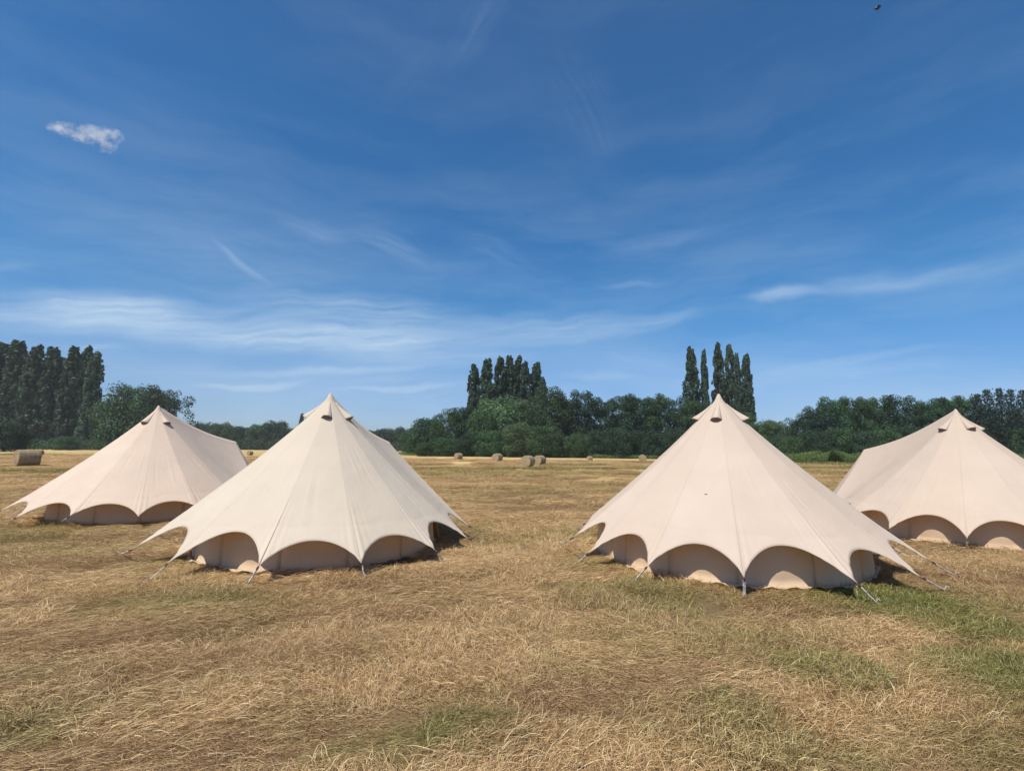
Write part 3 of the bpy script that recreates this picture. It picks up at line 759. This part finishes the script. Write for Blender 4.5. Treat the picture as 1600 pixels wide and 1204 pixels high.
def crown_broad(seed, asp, n=17000):         # asp: height over width, lobes stay round once scaled
    r = np.random.RandomState(seed)
    k = int(46+26*asp)+(25 if asp < 1 else 0); n = n if asp > 1 else 24000
    u = r.rand(k)**.8; a = r.rand(k)*6.283
    z = .05+u*.84
    prof = np.clip(1-((z-.40)/.60)**2, 0.02, 1)**.55
    prof = np.where(z < .40, np.maximum(prof, .80), prof)*.40
    q_ = .35 if asp < 1 else 1
    prof = prof*(1+.20*q_*np.sin(a*2+seed)+.14*q_*np.sin(a*3+z*6+seed*2))
    rr = prof*np.sqrt(r.uniform(.45, 1, k))
    sc3 = np.array([1, 1, asp])
    c = np.stack([rr*np.cos(a), rr*np.sin(a), z], 1)*sc3; rad = r.uniform(.08, .165, k)*(1-.22*z)*(1.25 if asp < 1 else 1)
    zc = np.linspace(.14, .78, int(3+2*asp))
    c = np.vstack([c, np.stack([0*zc, 0*zc, zc*asp], 1)]); rad = np.append(rad, .25*(1-.35*zc))
    me = lobes_to_leaves(c, rad, n, .0150 if asp < 1.2 else .0172, seed, 'crown', flat=.9)
    return norm_mesh(me)
def crown_poplar(seed, n=16000):         # narrow column, unit height, half width .5 = scale x
    r = np.random.RandomState(seed); k = 260
    z = np.sort(r.rand(k)*.93+.04); a = r.rand(k)*6.283
    prof = np.clip(np.minimum((z+.02)*5, 1), 0, 1)*(1-np.clip((z-.52)/.52, 0, 1)**2.4)*.36*(1+.06*np.sin(z*15+seed)+.04*np.sin(z*43+seed*3))
    rr = prof*np.sqrt(r.uniform(.05, 1.0, k))*r.choice([1, 1, 1.12], k)
    c = np.stack([rr*np.cos(a), rr*np.sin(a), z], 1); rad = r.uniform(.06, .12, k)*(1-.35*z)
    # flame-like clumps, taller than wide
    wts = rad**2/np.sum(rad**2); pick = r.choice(k, n, p=wts)
    d = r.normal(0, 1, (n, 3)); d /= np.linalg.norm(d, axis=1)[:, None]
    C = c[pick]+d*(rad[pick]*(1-.4*r.rand(n)**2+.08*r.randn(n)))[:, None]*np.array([1, 1, .52])
    return C, d
def crown_conifer(seed, n=9000):
    r = np.random.RandomState(seed)
    C = []; D = []
    tiers = 26
    for i in range(tiers):
        z = .06+.9*i/tiers; R0 = .46*(1-z)**.75+.02
        nb = int(9*(1-z)+4); off = r.rand()*6
        for b in range(nb):
            a = off+b*6.283/nb+r.normal(0, .15); m = int(n/(tiers*9)*(1.2-z*.4))+6; Lb = R0*r.uniform(.7, 1.15)
            s = r.rand(m)**.7; x = Lb*s; dz = -.05*s+.03*s*s
            w_ = r.normal(0, .045, m)*(1.1-s)
            C.append(np.stack([x*math.cos(a)-w_*math.sin(a), x*math.sin(a)+w_*math.cos(a), z+dz*1.2+r.normal(0, .008, m)], 1))
            D.append(np.stack([np.full(m, math.cos(a)*.5), np.full(m, math.sin(a)*.5), np.full(m, .8)], 1))
    return np.vstack(C), np.vstack(D)
def trunk_mesh(seed, broad):
    r = np.random.RandomState(seed); mb = MB()
    top = .9 if not broad else .55
    pts = [(0.01*math.sin(i*1.7+seed), .01*math.cos(i*2.1+seed), top*i/7) for i in range(8)]
    mb.tube(pts, [.028*(1-.8*i/7)*(1.0 if broad else 1.5) for i in range(8)], 8)
    for k in range(9 if broad else 14):
        a = r.rand()*6.28; z0 = r.uniform(.15, top*.85); Lb = r.uniform(.15, .33) if broad else r.uniform(.12, .3)
        e = r.uniform(.4, 1.0) if broad else .1
        mb.tube([(0, 0, z0), (Lb*.5*math.cos(a), Lb*.5*math.sin(a), z0+Lb*.5*e), (Lb*math.cos(a), Lb*math.sin(a), z0+Lb*(e+.2))], [.012, .008, .003], 5)
    me = bpy.data.meshes.new('trunk'); me.from_pydata(mb.v, [], mb.f); me.materials.append(M_bark); me.polygons.foreach_set('use_smooth', [True]*len(me.polygons)); return me
CR = {}
for _k, _a in enumerate((.75, 1.15, 1.7)): CR[('broad', _k)] = [crown_broad(100+_k*10+s, _a) for s in range(5)]
CR['poplar'] = []
for s in range(200, 206):
    C_, D_ = crown_poplar(s); rr_ = np.random.RandomState(s)
    # poplars are built in stretched space, so leaves stay square once scaled
    n_ = len(C_); D2 = D_+rr_.normal(0, .5, D_.shape); D2 /= np.linalg.norm(D2, axis=1)[:, None]
    a_ = np.cross(D2, rr_.normal(0, 1, D_.shape)); a_ /= np.linalg.norm(a_, axis=1)[:, None]; b_ = np.cross(D2, a_)
    sz_ = rr_.uniform(.5, 1.3, n_)[:, None]; sq = np.array([.056, .056, .0095])
    V_ = np.stack([C_-a_*sz_*sq, C_-b_*sz_*sq*.8, C_+a_*sz_*sq, C_+b_*sz_*sq*.8], 1).reshape(-1, 3)
    CR['poplar'].append(norm_mesh(quads_mesh('crown', V_, 4, [(0, 1, 2, 3)])))
CR['conifer'] = []
for s in range(300, 303):
    C_, D_ = crown_conifer(s); CR['conifer'].append(norm_mesh(leaves_from(C_, D_, .014, np.random.RandomState(s), 'crown')))
TRK = {'broad': [trunk_mesh(s, True) for s in (1, 2, 3)], 'poplar': [trunk_mesh(4, False)], 'conifer': [trunk_mesh(5, False)]}
_cache = {}
cnt = [0]
def tree(px, ptop, hw, Y, kind, shade, label, group, name=None, z0=0.0, cat=None):
    """px, ptop: where its top shows; hw: half width in photo pixels; Y: depth in metres"""
    p = at_y(px, ptop, Y); cnt[0] += 1; i = cnt[0]
    h = p.z-z0; W = 2*hw/F*Y
    root = bpy.data.objects.new(name or {'broad': 'broadleaf_tree', 'poplar': 'poplar_tree', 'conifer': 'conifer_tree'}[kind], None); COL.objects.link(root)
    root.location = (p.x, Y, z0); rs = np.random.RandomState(i*7+1)
    tag(root, label, cat or {'broad': 'tree', 'poplar': 'poplar tree', 'conifer': 'conifer tree'}[kind], group)
    ck = CR[('broad', 0 if h/W < 1.25 else (1 if h/W < 1.5 else 2))] if kind == 'broad' else CR[kind]
    me = ck[i*3 % len(ck)]; key = (me.name, shade)
    if key not in _cache:
        m2 = me.copy(); m2.materials.append(ML[shade]); _cache[key] = m2
    c = bpy.data.objects.new('crown', _cache[key]); COL.objects.link(c); c.parent = root
    # the envelope of a broad crown is about .98 wide, of a poplar about .9
    f = {'broad': 1.0, 'poplar': 1.0, 'conifer': 1.0}[kind]
    if kind == 'broad': W *= 1.08
    c.scale = (W*f, W*f*rs.uniform(.85, 1.1), h); c.rotation_euler = (0, 0, rs.rand()*6.28)
    tk = bpy.data.objects.new('trunk', TRK[kind][i % len(TRK[kind])]); COL.objects.link(tk); tk.parent = root
    s_ = h*(1.0 if kind == 'broad' else .5)
    tk.scale = (min(s_, W*1.2), min(s_, W*1.2), h)
    return root

# left poplar row
G = 'tall poplars in a dense row at the left edge'
LP = [(-34, 545, 17, 168), (-16, 540, 17, 160), (8, 537, 17, 165), (31, 534, 14, 160), (44, 562, 15, 168), (59, 540, 13, 158), (73, 566, 15, 166), (86, 544, 14, 160), (101, 560, 14, 168), (117, 543, 13, 158), (128, 566, 12, 166), (139, 542, 11, 160), (152, 551, 10, 158)]
LN = ['poplar cut off at the left edge, outermost of the left row', 'poplar cut off at the left edge, second of the left row', 'tall poplar just inside the left edge', 'tallest poplar near the left edge with a feathery top',
      'shorter poplar filling the gap right of the tallest left one', 'poplar in the left row with a blunt top above the left hay bale', 'low poplar filling the row before its middle', 'forked topped poplar in the middle of the left row',
      'low poplar just right of the middle of the left row', 'third poplar from the right end of the left row', 'low poplar tucked between the last three of the left row', 'tall poplar next to last at the right end of the left row', 'slim last poplar at the right end of the left row']
for (a, b, c_, d), n_ in zip(LP, LN): tree(a, b, c_*1.3, d, 'poplar', 'poplar', n_, G)
G = 'undergrowth trees below the left poplars'
for a, b, c_, d, n_ in ((5, 640, 26, 172, 'dark tree under the poplars at the left edge'), (45, 632, 26, 173, 'dark tree under the left poplars, second from the edge'), (85, 636, 26, 174, 'dark tree under the middle of the left poplars'), (125, 634, 24, 173, 'dark tree under the right end of the left poplars')):
    tree(a, b, c_, d, 'broad', 'dark', n_, G)
# round trees beside them
tree(214, 603, 46, 160, 'broad', 'mid', 'big round fresh green tree behind the far left tent', None)
tree(264, 605, 33, 159, 'broad', 'dark', 'darker tree joined to the right side of the big round tree', None)
tree(182, 634, 22, 158, 'broad', 'mid', 'lower green tree between the left poplars and the big round tree', None)
tree(12, 659, 27, 105, 'broad', 'dark', 'dark rounded bush at the left edge behind the large bale', None, name='bush', cat='bush')
tree(107, 681, 14, 142, 'broad', 'mid', 'rounded bush standing up from the left hedge', None, name='bush', cat='bush')
# far tree line on the left
G = 'far tree line between the left tents'
FL = [(306, 664, 14), (322, 660, 15), (345, 660, 15), (366, 664, 14), (388, 668, 14), (405, 663, 14), (430, 657, 18), (450, 668, 13), (466, 668, 12), (490, 670, 16), (520, 672, 16), (550, 670, 16), (578, 672, 14), (598, 669, 13), (622, 667, 15), (640, 672, 12)]
FN = ['first tree of the far line, beside the dark round tree', 'second tree of the far line on the left', 'third far tree, rounded, above the first left ridge', 'fourth far tree, behind the drooping tent ridge', 'low far tree above the porch of the far left tent', 'far tree right of the far left porch', 'tallest domed tree of the far line between the left tents', 'far tree just right of the tallest domed one', 'far tree touching the ivory tent from the left',
      'far tree behind the left slope of the ivory tent', 'far tree behind the middle of the ivory tent', 'far tree behind the ivory tent top seam', 'far tree behind the right slope of the ivory tent', 'far tree just above the ivory tent ridge', 'far tree right of the ivory tent ridge', 'last low tree of the far line before the central wood']
for (a, b, c_), n_ in zip(FL, FN):
    if 480 < a < 575: continue
    tree(a, b, c_*1.25, 235+(a*37 % 20), 'broad', 'dark' if a % 3 else 'mid', n_, G)
tree(472, 646, 5, 230, 'poplar', 'poplar', 'tiny lone poplar beside the peak of the ivory tent', None)
# central poplars
G = 'poplars rising behind the central wood'
CP = [(741, 569, 11, 'leftmost of the central poplars, standing a little apart'), (761, 561, 12, 'second central poplar from the left'), (782, 559, 11, 'third central poplar from the left'), (797, 557, 10, 'tallest central poplar in the middle of the group'),
      (811, 557, 10, 'central poplar just right of the tallest'), (821, 566, 9, 'shorter central poplar third from the right'), (838, 567, 11, 'central poplar next to the right end'), (848, 590, 8, 'small poplar at the right end of the central group'), (770, 600, 12, 'low poplar behind the left half of the central group')]
for a, b, c_, n_ in CP: tree(a, b, c_*1.2, 126+(a % 7), 'poplar', 'poplar', n_, G)
G = 'broadleaved trees of the central wood'
CW = [(652, 668, 22, 'mid', 'low rounded tree at the left end of the central wood'), (668, 653, 26, 'dark', 'round dark tree second from the left end of the central wood'), (700, 639, 24, 'mid', 'tree below and left of the central poplars'),
      (722, 634, 24, 'dark', 'dark tree under the leftmost central poplar'), (752, 640, 26, 'mid', 'leafy tree under the second central poplar'), (778, 621, 36, 'pale', 'broad paler willow like tree under the central poplars'), (812, 626, 30, 'pale', 'paler tree just right of the willow like one'),
      (856, 607, 36, 'mid', 'tallest round tree of the central wood, right of the poplars'), (884, 622, 26, 'dark', 'dark tree right of the tallest round one'), (908, 610, 24, 'dark', 'thin topped tree in the middle of the central wood'), (938, 620, 26, 'dark', 'dark tree right of the thin topped one'),
      (972, 617, 27, 'dark', 'dark round tree right of the wood centre'), (1000, 622, 24, 'dark', 'dark tree above the bale with a round end'), (1022, 616, 25, 'mid', 'greyer green tree left of the peach tent slope'), (1050, 619, 24, 'dark', 'dark tree meeting the left slope of the peach tent'),
      (1078, 626, 24, 'mid', 'tree at the foot of the leftmost right poplar'), (1105, 628, 24, 'mid', 'tree behind the peak of the peach tent, left side'), (1135, 632, 22, 'dark', 'tree behind the peak of the peach tent, right side'), (1160, 645, 20, 'mid', 'tree right of the peach tent peak, under the last poplar')]
for a, b, c_, s_, n_ in CW: tree(a, b, c_*1.12, 110+(a*13 % 9), 'broad', s_, n_, G)
G = 'shrubs along the foot of the central wood'
CS = [(668, 690, 18, 'mid'), (700, 684, 20, 'mid'), (735, 678, 22, 'dark'), (765, 672, 24, 'mid'), (795, 680, 22, 'mid'), (812, 660, 26, 'pale'), (833, 690, 14, 'mid'), (852, 665, 24, 'mid'), (878, 682, 22, 'pale'), (905, 676, 18, 'mid'), (935, 672, 22, 'dark'), (965, 668, 22, 'dark'), (995, 672, 22, 'dark'), (1025, 676, 22, 'dark'), (1055, 668, 22, 'dark')]
for i, (a, b, c_, s_) in enumerate(CS):
    nm = ['low shrub at the far left foot of the central wood', 'green shrub above the bale with a shaded side', 'dark shrub between two bales left of centre', 'leafy shrub above the single bale', 'shrub left of the pale shrub mass', 'tall pale shrub mass above the close pair of bales', 'small round shrub just over the close pair of bales', 'green shrub right of the pale mass',
          'pale rounded shrub left of the bales by the wood edge', 'shrub behind the bales by the wood edge', 'dark shrub right of the bales by the wood edge', 'dark shrub between the wood edge bales and the round ended bale', 'dark shrub over the round ended bale', 'dark shrub right of the round ended bale', 'dark shrub touching the peach tent slope'][i]
    tree(a, b, c_*1.05, 104+(a % 4), 'broad', s_, nm, G, name='shrub', cat='shrub')
# right poplars
G = 'five tall poplars behind the peach tent'
RP = [(1079, 543, 14, 'leftmost and broadest of the poplars behind the peach tent'), (1099, 547, 8, 'thin poplar beside the broad leftmost one'), (1121, 537, 12, 'tallest poplar straight above the peach tent peak'), (1139, 539, 11, 'poplar just right of the tallest over the peach tent'), (1151, 553, 8, 'slim shorter poplar joined to its left neighbour over the peach tent'), (1165, 554, 11, 'rightmost poplar behind the peach tent')]
for a, b, c_, n_ in RP: tree(a, b, c_*.9, 122+(a % 5), 'poplar', 'poplar', n_, G)
# right wood
G = 'broadleaved trees of the right hand wood'
RW = [(1184, 658, 22, 'pale', 118, 'pale low tree right of the last poplar'), (1208, 656, 20, 'pale', 112, 'pale grey green tree at the left end of the right wood'), (1230, 663, 18, 'pale', 110, 'small pale tree left of the dark domed ones'), (1254, 643, 22, 'dark', 104, 'dark tree on the left shoulder of the right wood'), (1278, 634, 22, 'dark', 103, 'dark tree just left of the flat domed tree'),
      (1303, 621, 30, 'mid', 104, 'large flat domed tree of the right wood'), (1332, 620, 22, 'mid', 102, 'tree just right of the flat domed tree'), (1352, 624, 20, 'mid', 100, 'tree above the left end of the right tent ridge'), (1375, 618, 24, 'mid', 102, 'tall tree in the middle of the right wood'), (1408, 618, 24, 'dark', 100, 'round topped tree right of the middle of the right wood'), (1430, 632, 18, 'dark', 99, 'lower tree over the drooping ridge of the right tent'),
      (1450, 626, 20, 'mid', 98, 'tree left of the peak of the right tent'), (1466, 621, 18, 'dark', 99, 'feathery tree close left of the right tent peak'), (1488, 620, 20, 'mid', 98, 'tree directly behind the right tent peak'), (1508, 618, 20, 'mid', 97, 'tree close right of the right tent peak')]
for a, b, c_, s_, d, n_ in RW: tree(a, b, c_*1.15, d, 'broad', s_, n_, G)
G = 'dark conifers at the right edge'
RC = [(1527, 616, 17, 92, 'first conifer from the left at the right edge'), (1541, 609, 18, 90, 'second conifer from the left at the right edge'), (1560, 607, 18, 91, 'tallest conifer at the right edge'), (1578, 609, 18, 90, 'conifer right of the tallest one'), (1597, 610, 18, 91, 'conifer cut by the right edge'), (1618, 606, 19, 90, 'outermost conifer beyond the right edge'), (1550, 640, 22, 88, 'lower conifer filling the row under the tallest'), (1587, 640, 22, 88, 'lower conifer filling the row at the right edge')]
for a, b, c_, d, n_ in RC: tree(a, b, c_*1.25, d, 'conifer', 'conifer', n_, G)
G = 'shrubs at the foot of the right hand wood'
RS = [(1205, 684, 18, 104, 'shrub low behind the right slope of the peach tent'), (1240, 680, 22, 98, 'shrub under the dark shoulder tree'), (1275, 672, 24, 96, 'shrub under the left side of the domed tree'), (1310, 668, 24, 95, 'shrub under the domed tree'), (1345, 672, 24, 94, 'shrub over the porch of the right tent'), (1380, 668, 24, 94, 'shrub over the drooping right tent ridge'),
      (1420, 664, 22, 93, 'shrub left of the right tent peak'), (1460, 662, 24, 92, 'shrub close to the right tent peak'), (1520, 664, 22, 90, 'shrub right of the right tent peak'), (1590, 668, 22, 88, 'shrub low at the right edge')]
for i, (a, b, c_, d, n_) in enumerate(RS): tree(a, b, c_*1.1, d, 'broad', ('dark', 'mid')[i % 2], n_, G, name='shrub', cat='shrub')

# ------------------------------------------------------------------ hedges and weed strips
def hedge(name, pts, width, height, n, size, shade, label, cat, kind=None, seed=1):
    r = np.random.RandomState(seed); pts = np.array(pts, float)
    seg = np.linalg.norm(np.diff(pts, axis=0), axis=1); cum = np.append(0, np.cumsum(seg)); tot_ = cum[-1]
    u = r.rand(n)*tot_; k = np.clip(np.searchsorted(cum, u)-1, 0, len(seg)-1); f = ((u-cum[k])/seg[k])[:, None]
    base = pts[k]*(1-f)+pts[k+1]*f; d = (pts[k+1]-pts[k])/seg[k][:, None]; nrm = np.stack([-d[:, 1], d[:, 0]], 1)
    a = r.uniform(0, math.pi, n); lump = .72+.55*fbm(u/2.3, u*0+3.1+seed, 3)+.25*(fbm(u/.6, u*0+8, 2)-.5)
    q = 1-.3*r.rand(n)**2
    off = np.cos(a)*width/2*q*lump; z = np.sin(a)**.7*height*lump*q
    C = np.stack([base[:, 0]+nrm[:, 0]*off, base[:, 1]+nrm[:, 1]*off, z], 1)
    D = np.stack([nrm[:, 0]*np.cos(a), nrm[:, 1]*np.cos(a), np.sin(a)+.2], 1)
    c0 = C.mean(0); c0[2] = 0
    me = leaves_from(C-c0, D, size, r, name); me.materials.append(ML[shade])
    o = bpy.data.objects.new(name, me); COL.objects.link(o); o.location = c0
    tag(o, label, cat, None, kind); return o
def P2(px, Y): p = at_y(px, 700, Y); return (p.x, p.y)
hedge('hedge', [P2(-60, 145), P2(60, 148), P2(178, 152), P2(300, 158)], 3.0, 3.0, 26000, .19, 'mid', 'long low green hedge under the left poplars', 'hedge', seed=2)
hedge('weed_strip', [P2(1170, 84), P2(1235, 76), P2(1300, 72), P2(1420, 72), P2(1600, 70), P2(1720, 70)], 5.0, 1.65, 60000, .085, 'weed', 'band of tall green weeds along the foot of the right wood', 'weeds', 'stuff', seed=3)
hedge('weed_strip', [P2(590, 116), P2(760, 109), P2(880, 105), P2(1060, 102), P2(1200, 98)], 3.0, .75, 26000, .085, 'weed', 'strip of green weeds along the foot of the central wood', 'weeds', 'stuff', seed=4)
hedge('hedge', [P2(290, 230), P2(480, 226), P2(660, 222)], 5, 4.6, 20000, .28, 'dark', 'dark distant hedge beneath the far tree line', 'hedge', seed=6)

# ------------------------------------------------------------------ small things: insects, cloud
def insect(name, px, py, Y, length, rotz, tilt, label, cat, fat=.13, span=.55):
    root = bpy.data.objects.new(name, None); COL.objects.link(root); root.location = at_y(px, py, Y); root.rotation_euler = (0, tilt, rotz)
    tag(root, label, cat)
    mb = MB(); n = 14; xs = np.linspace(-.5, .5, n)
    rad = [max(.002, fat*length*math.sin(math.pi*min(1, max(0, (x+.5)))**.8)*(1-.35*math.exp(-((x-.12)/.05)**2))) for x in xs]
    mb.tube([(x*length, 0, .03*length*math.sin(x*4)) for x in xs], rad, 12); mb.build('body', M_ins, root)
    for s in (-1, 1):
        mb = MB(); Pg = np.zeros((6, 10, 3))
        for i in range(6):
            for j in range(10):
                u = i/5; v = j/9; sweep = v**1.3*.42; ch = .20*(1-v**1.6)+.02
                Pg[i, j] = [(.22-sweep-u*ch)*length, s*(.05+v*span)*length, (.10*fat/.13*.8+.22*span*v*.5-.03*math.sin(u*3.14))*length]
        mb.grid(Pg); wo = mb.build('wing', M_ins, root); wo.modifiers.new('thick', 'SOLIDIFY').thickness = .01*length
    return root
insect('bird', 1372, 12, 20, .44, R(14), R(-27), 'small dark bird high in the upper right sky', 'bird', .20, .26)
insect('fly', 1103.3, 772, 5.3, .036, R(5), 0, 'tiny dark fly in front of the peach tent canvas', 'insect')

# a single ragged fair-weather cloud: a real volume about 1.6 km away
def cloud():
    Y = 1500
    c0 = at_y(133, 211, Y); r = np.random.RandomState(5)
    sp = [(92, 200, 22), (108, 203, 26), (124, 207, 30), (142, 211, 32), (158, 214, 34), (172, 213, 26), (164, 226, 22), (168, 236, 15), (182, 210, 15), (79, 197, 14)]
    import bmesh
    bm = bmesh.new()
    for (a, b, s) in sp:
        p = at_y(a, b, Y)-c0; rr = s/F*Y*1.0
        bmesh.ops.create_icosphere(bm, subdivisions=3, radius=rr, matrix=Matrix.Translation(p) @ Matrix.Diagonal((1, 1.1, .72, 1)))
    me = bpy.data.meshes.new('cloud'); bm.to_mesh(me); bm.free()
    M, t = mat('cloud_vapour')
    tcn = t.nodes.new('ShaderNodeTexCoord').outputs['Object']
    n1 = noise(t, tcn, .030, 9, .7); acc = None
    for (a, b, q) in sp:
        p = at_y(a, b, Y)-c0; mp = t.nodes.new('ShaderNodeMapping'); mp.vector_type = 'TEXTURE'; L(t, tcn, mp.inputs[0])
        k = q/F*Y*.80; mp.inputs['Location'].default_value = p; mp.inputs['Scale'].default_value = (k*1.35, k, k*.72)
        ln = t.nodes.new('ShaderNodeVectorMath'); ln.operation = 'LENGTH'; L(t, mp.outputs[0], ln.inputs[0])
        f = rng(t, ln.outputs['Value'], 1, 0, 0, 1)
        acc = f if acc is None else mth(t, 'MAXIMUM', acc, f)
    s = mth(t, 'ADD', acc, mth(t, 'MULTIPLY', mth(t, 'SUBTRACT', n1, .52), 5.5))
    dn = rng(t, mth(t, 'MULTIPLY', s, rng(t, acc, 0, .25)), .30, 1.8, 0, .042)
    v = t.nodes.new('ShaderNodeVolumePrincipled'); v.inputs['Color'].default_value = (1, 1, 1, 1); v.inputs['Anisotropy'].default_value = 0.0; L(t, dn, v.inputs['Density'])
    o_ = t.nodes.new('ShaderNodeOutputMaterial'); t.links.new(v.outputs[0], o_.inputs['Volume'])
    me.materials.append(M)
    o = bpy.data.objects.new('cloud', me); COL.objects.link(o); o.location = c0
    rm = o.modifiers.new('join', 'REMESH'); rm.mode = 'VOXEL'; rm.voxel_size = 4
    tag(o, 'small ragged white cloud alone in the upper left sky', 'cloud')
cloud()

# ------------------------------------------------------------------ summer haze over the field
mb = MB()
x0, x1, y0, y1, z0, z1 = -330, 330, -35, 290, -1.6, 40
Vh = [(x0, y0, z0), (x1, y0, z0), (x1, y1, z0), (x0, y1, z0), (x0, y0, z1), (x1, y0, z1), (x1, y1, z1), (x0, y1, z1)]
mb.add(Vh, [(0, 3, 2, 1), (4, 5, 6, 7), (0, 1, 5, 4), (1, 2, 6, 5), (2, 3, 7, 6), (3, 0, 4, 7)])
M, t = mat('haze'); v = t.nodes.new('ShaderNodeVolumePrincipled'); v.inputs['Color'].default_value = (.80, .90, 1, 1); v.inputs['Density'].default_value = .00022
o_ = t.nodes.new('ShaderNodeOutputMaterial'); t.links.new(v.outputs[0], o_.inputs['Volume'])
h = mb.build('haze', M, smooth=False); tag(h, 'faint blue summer haze over the field', None, None, 'stuff')
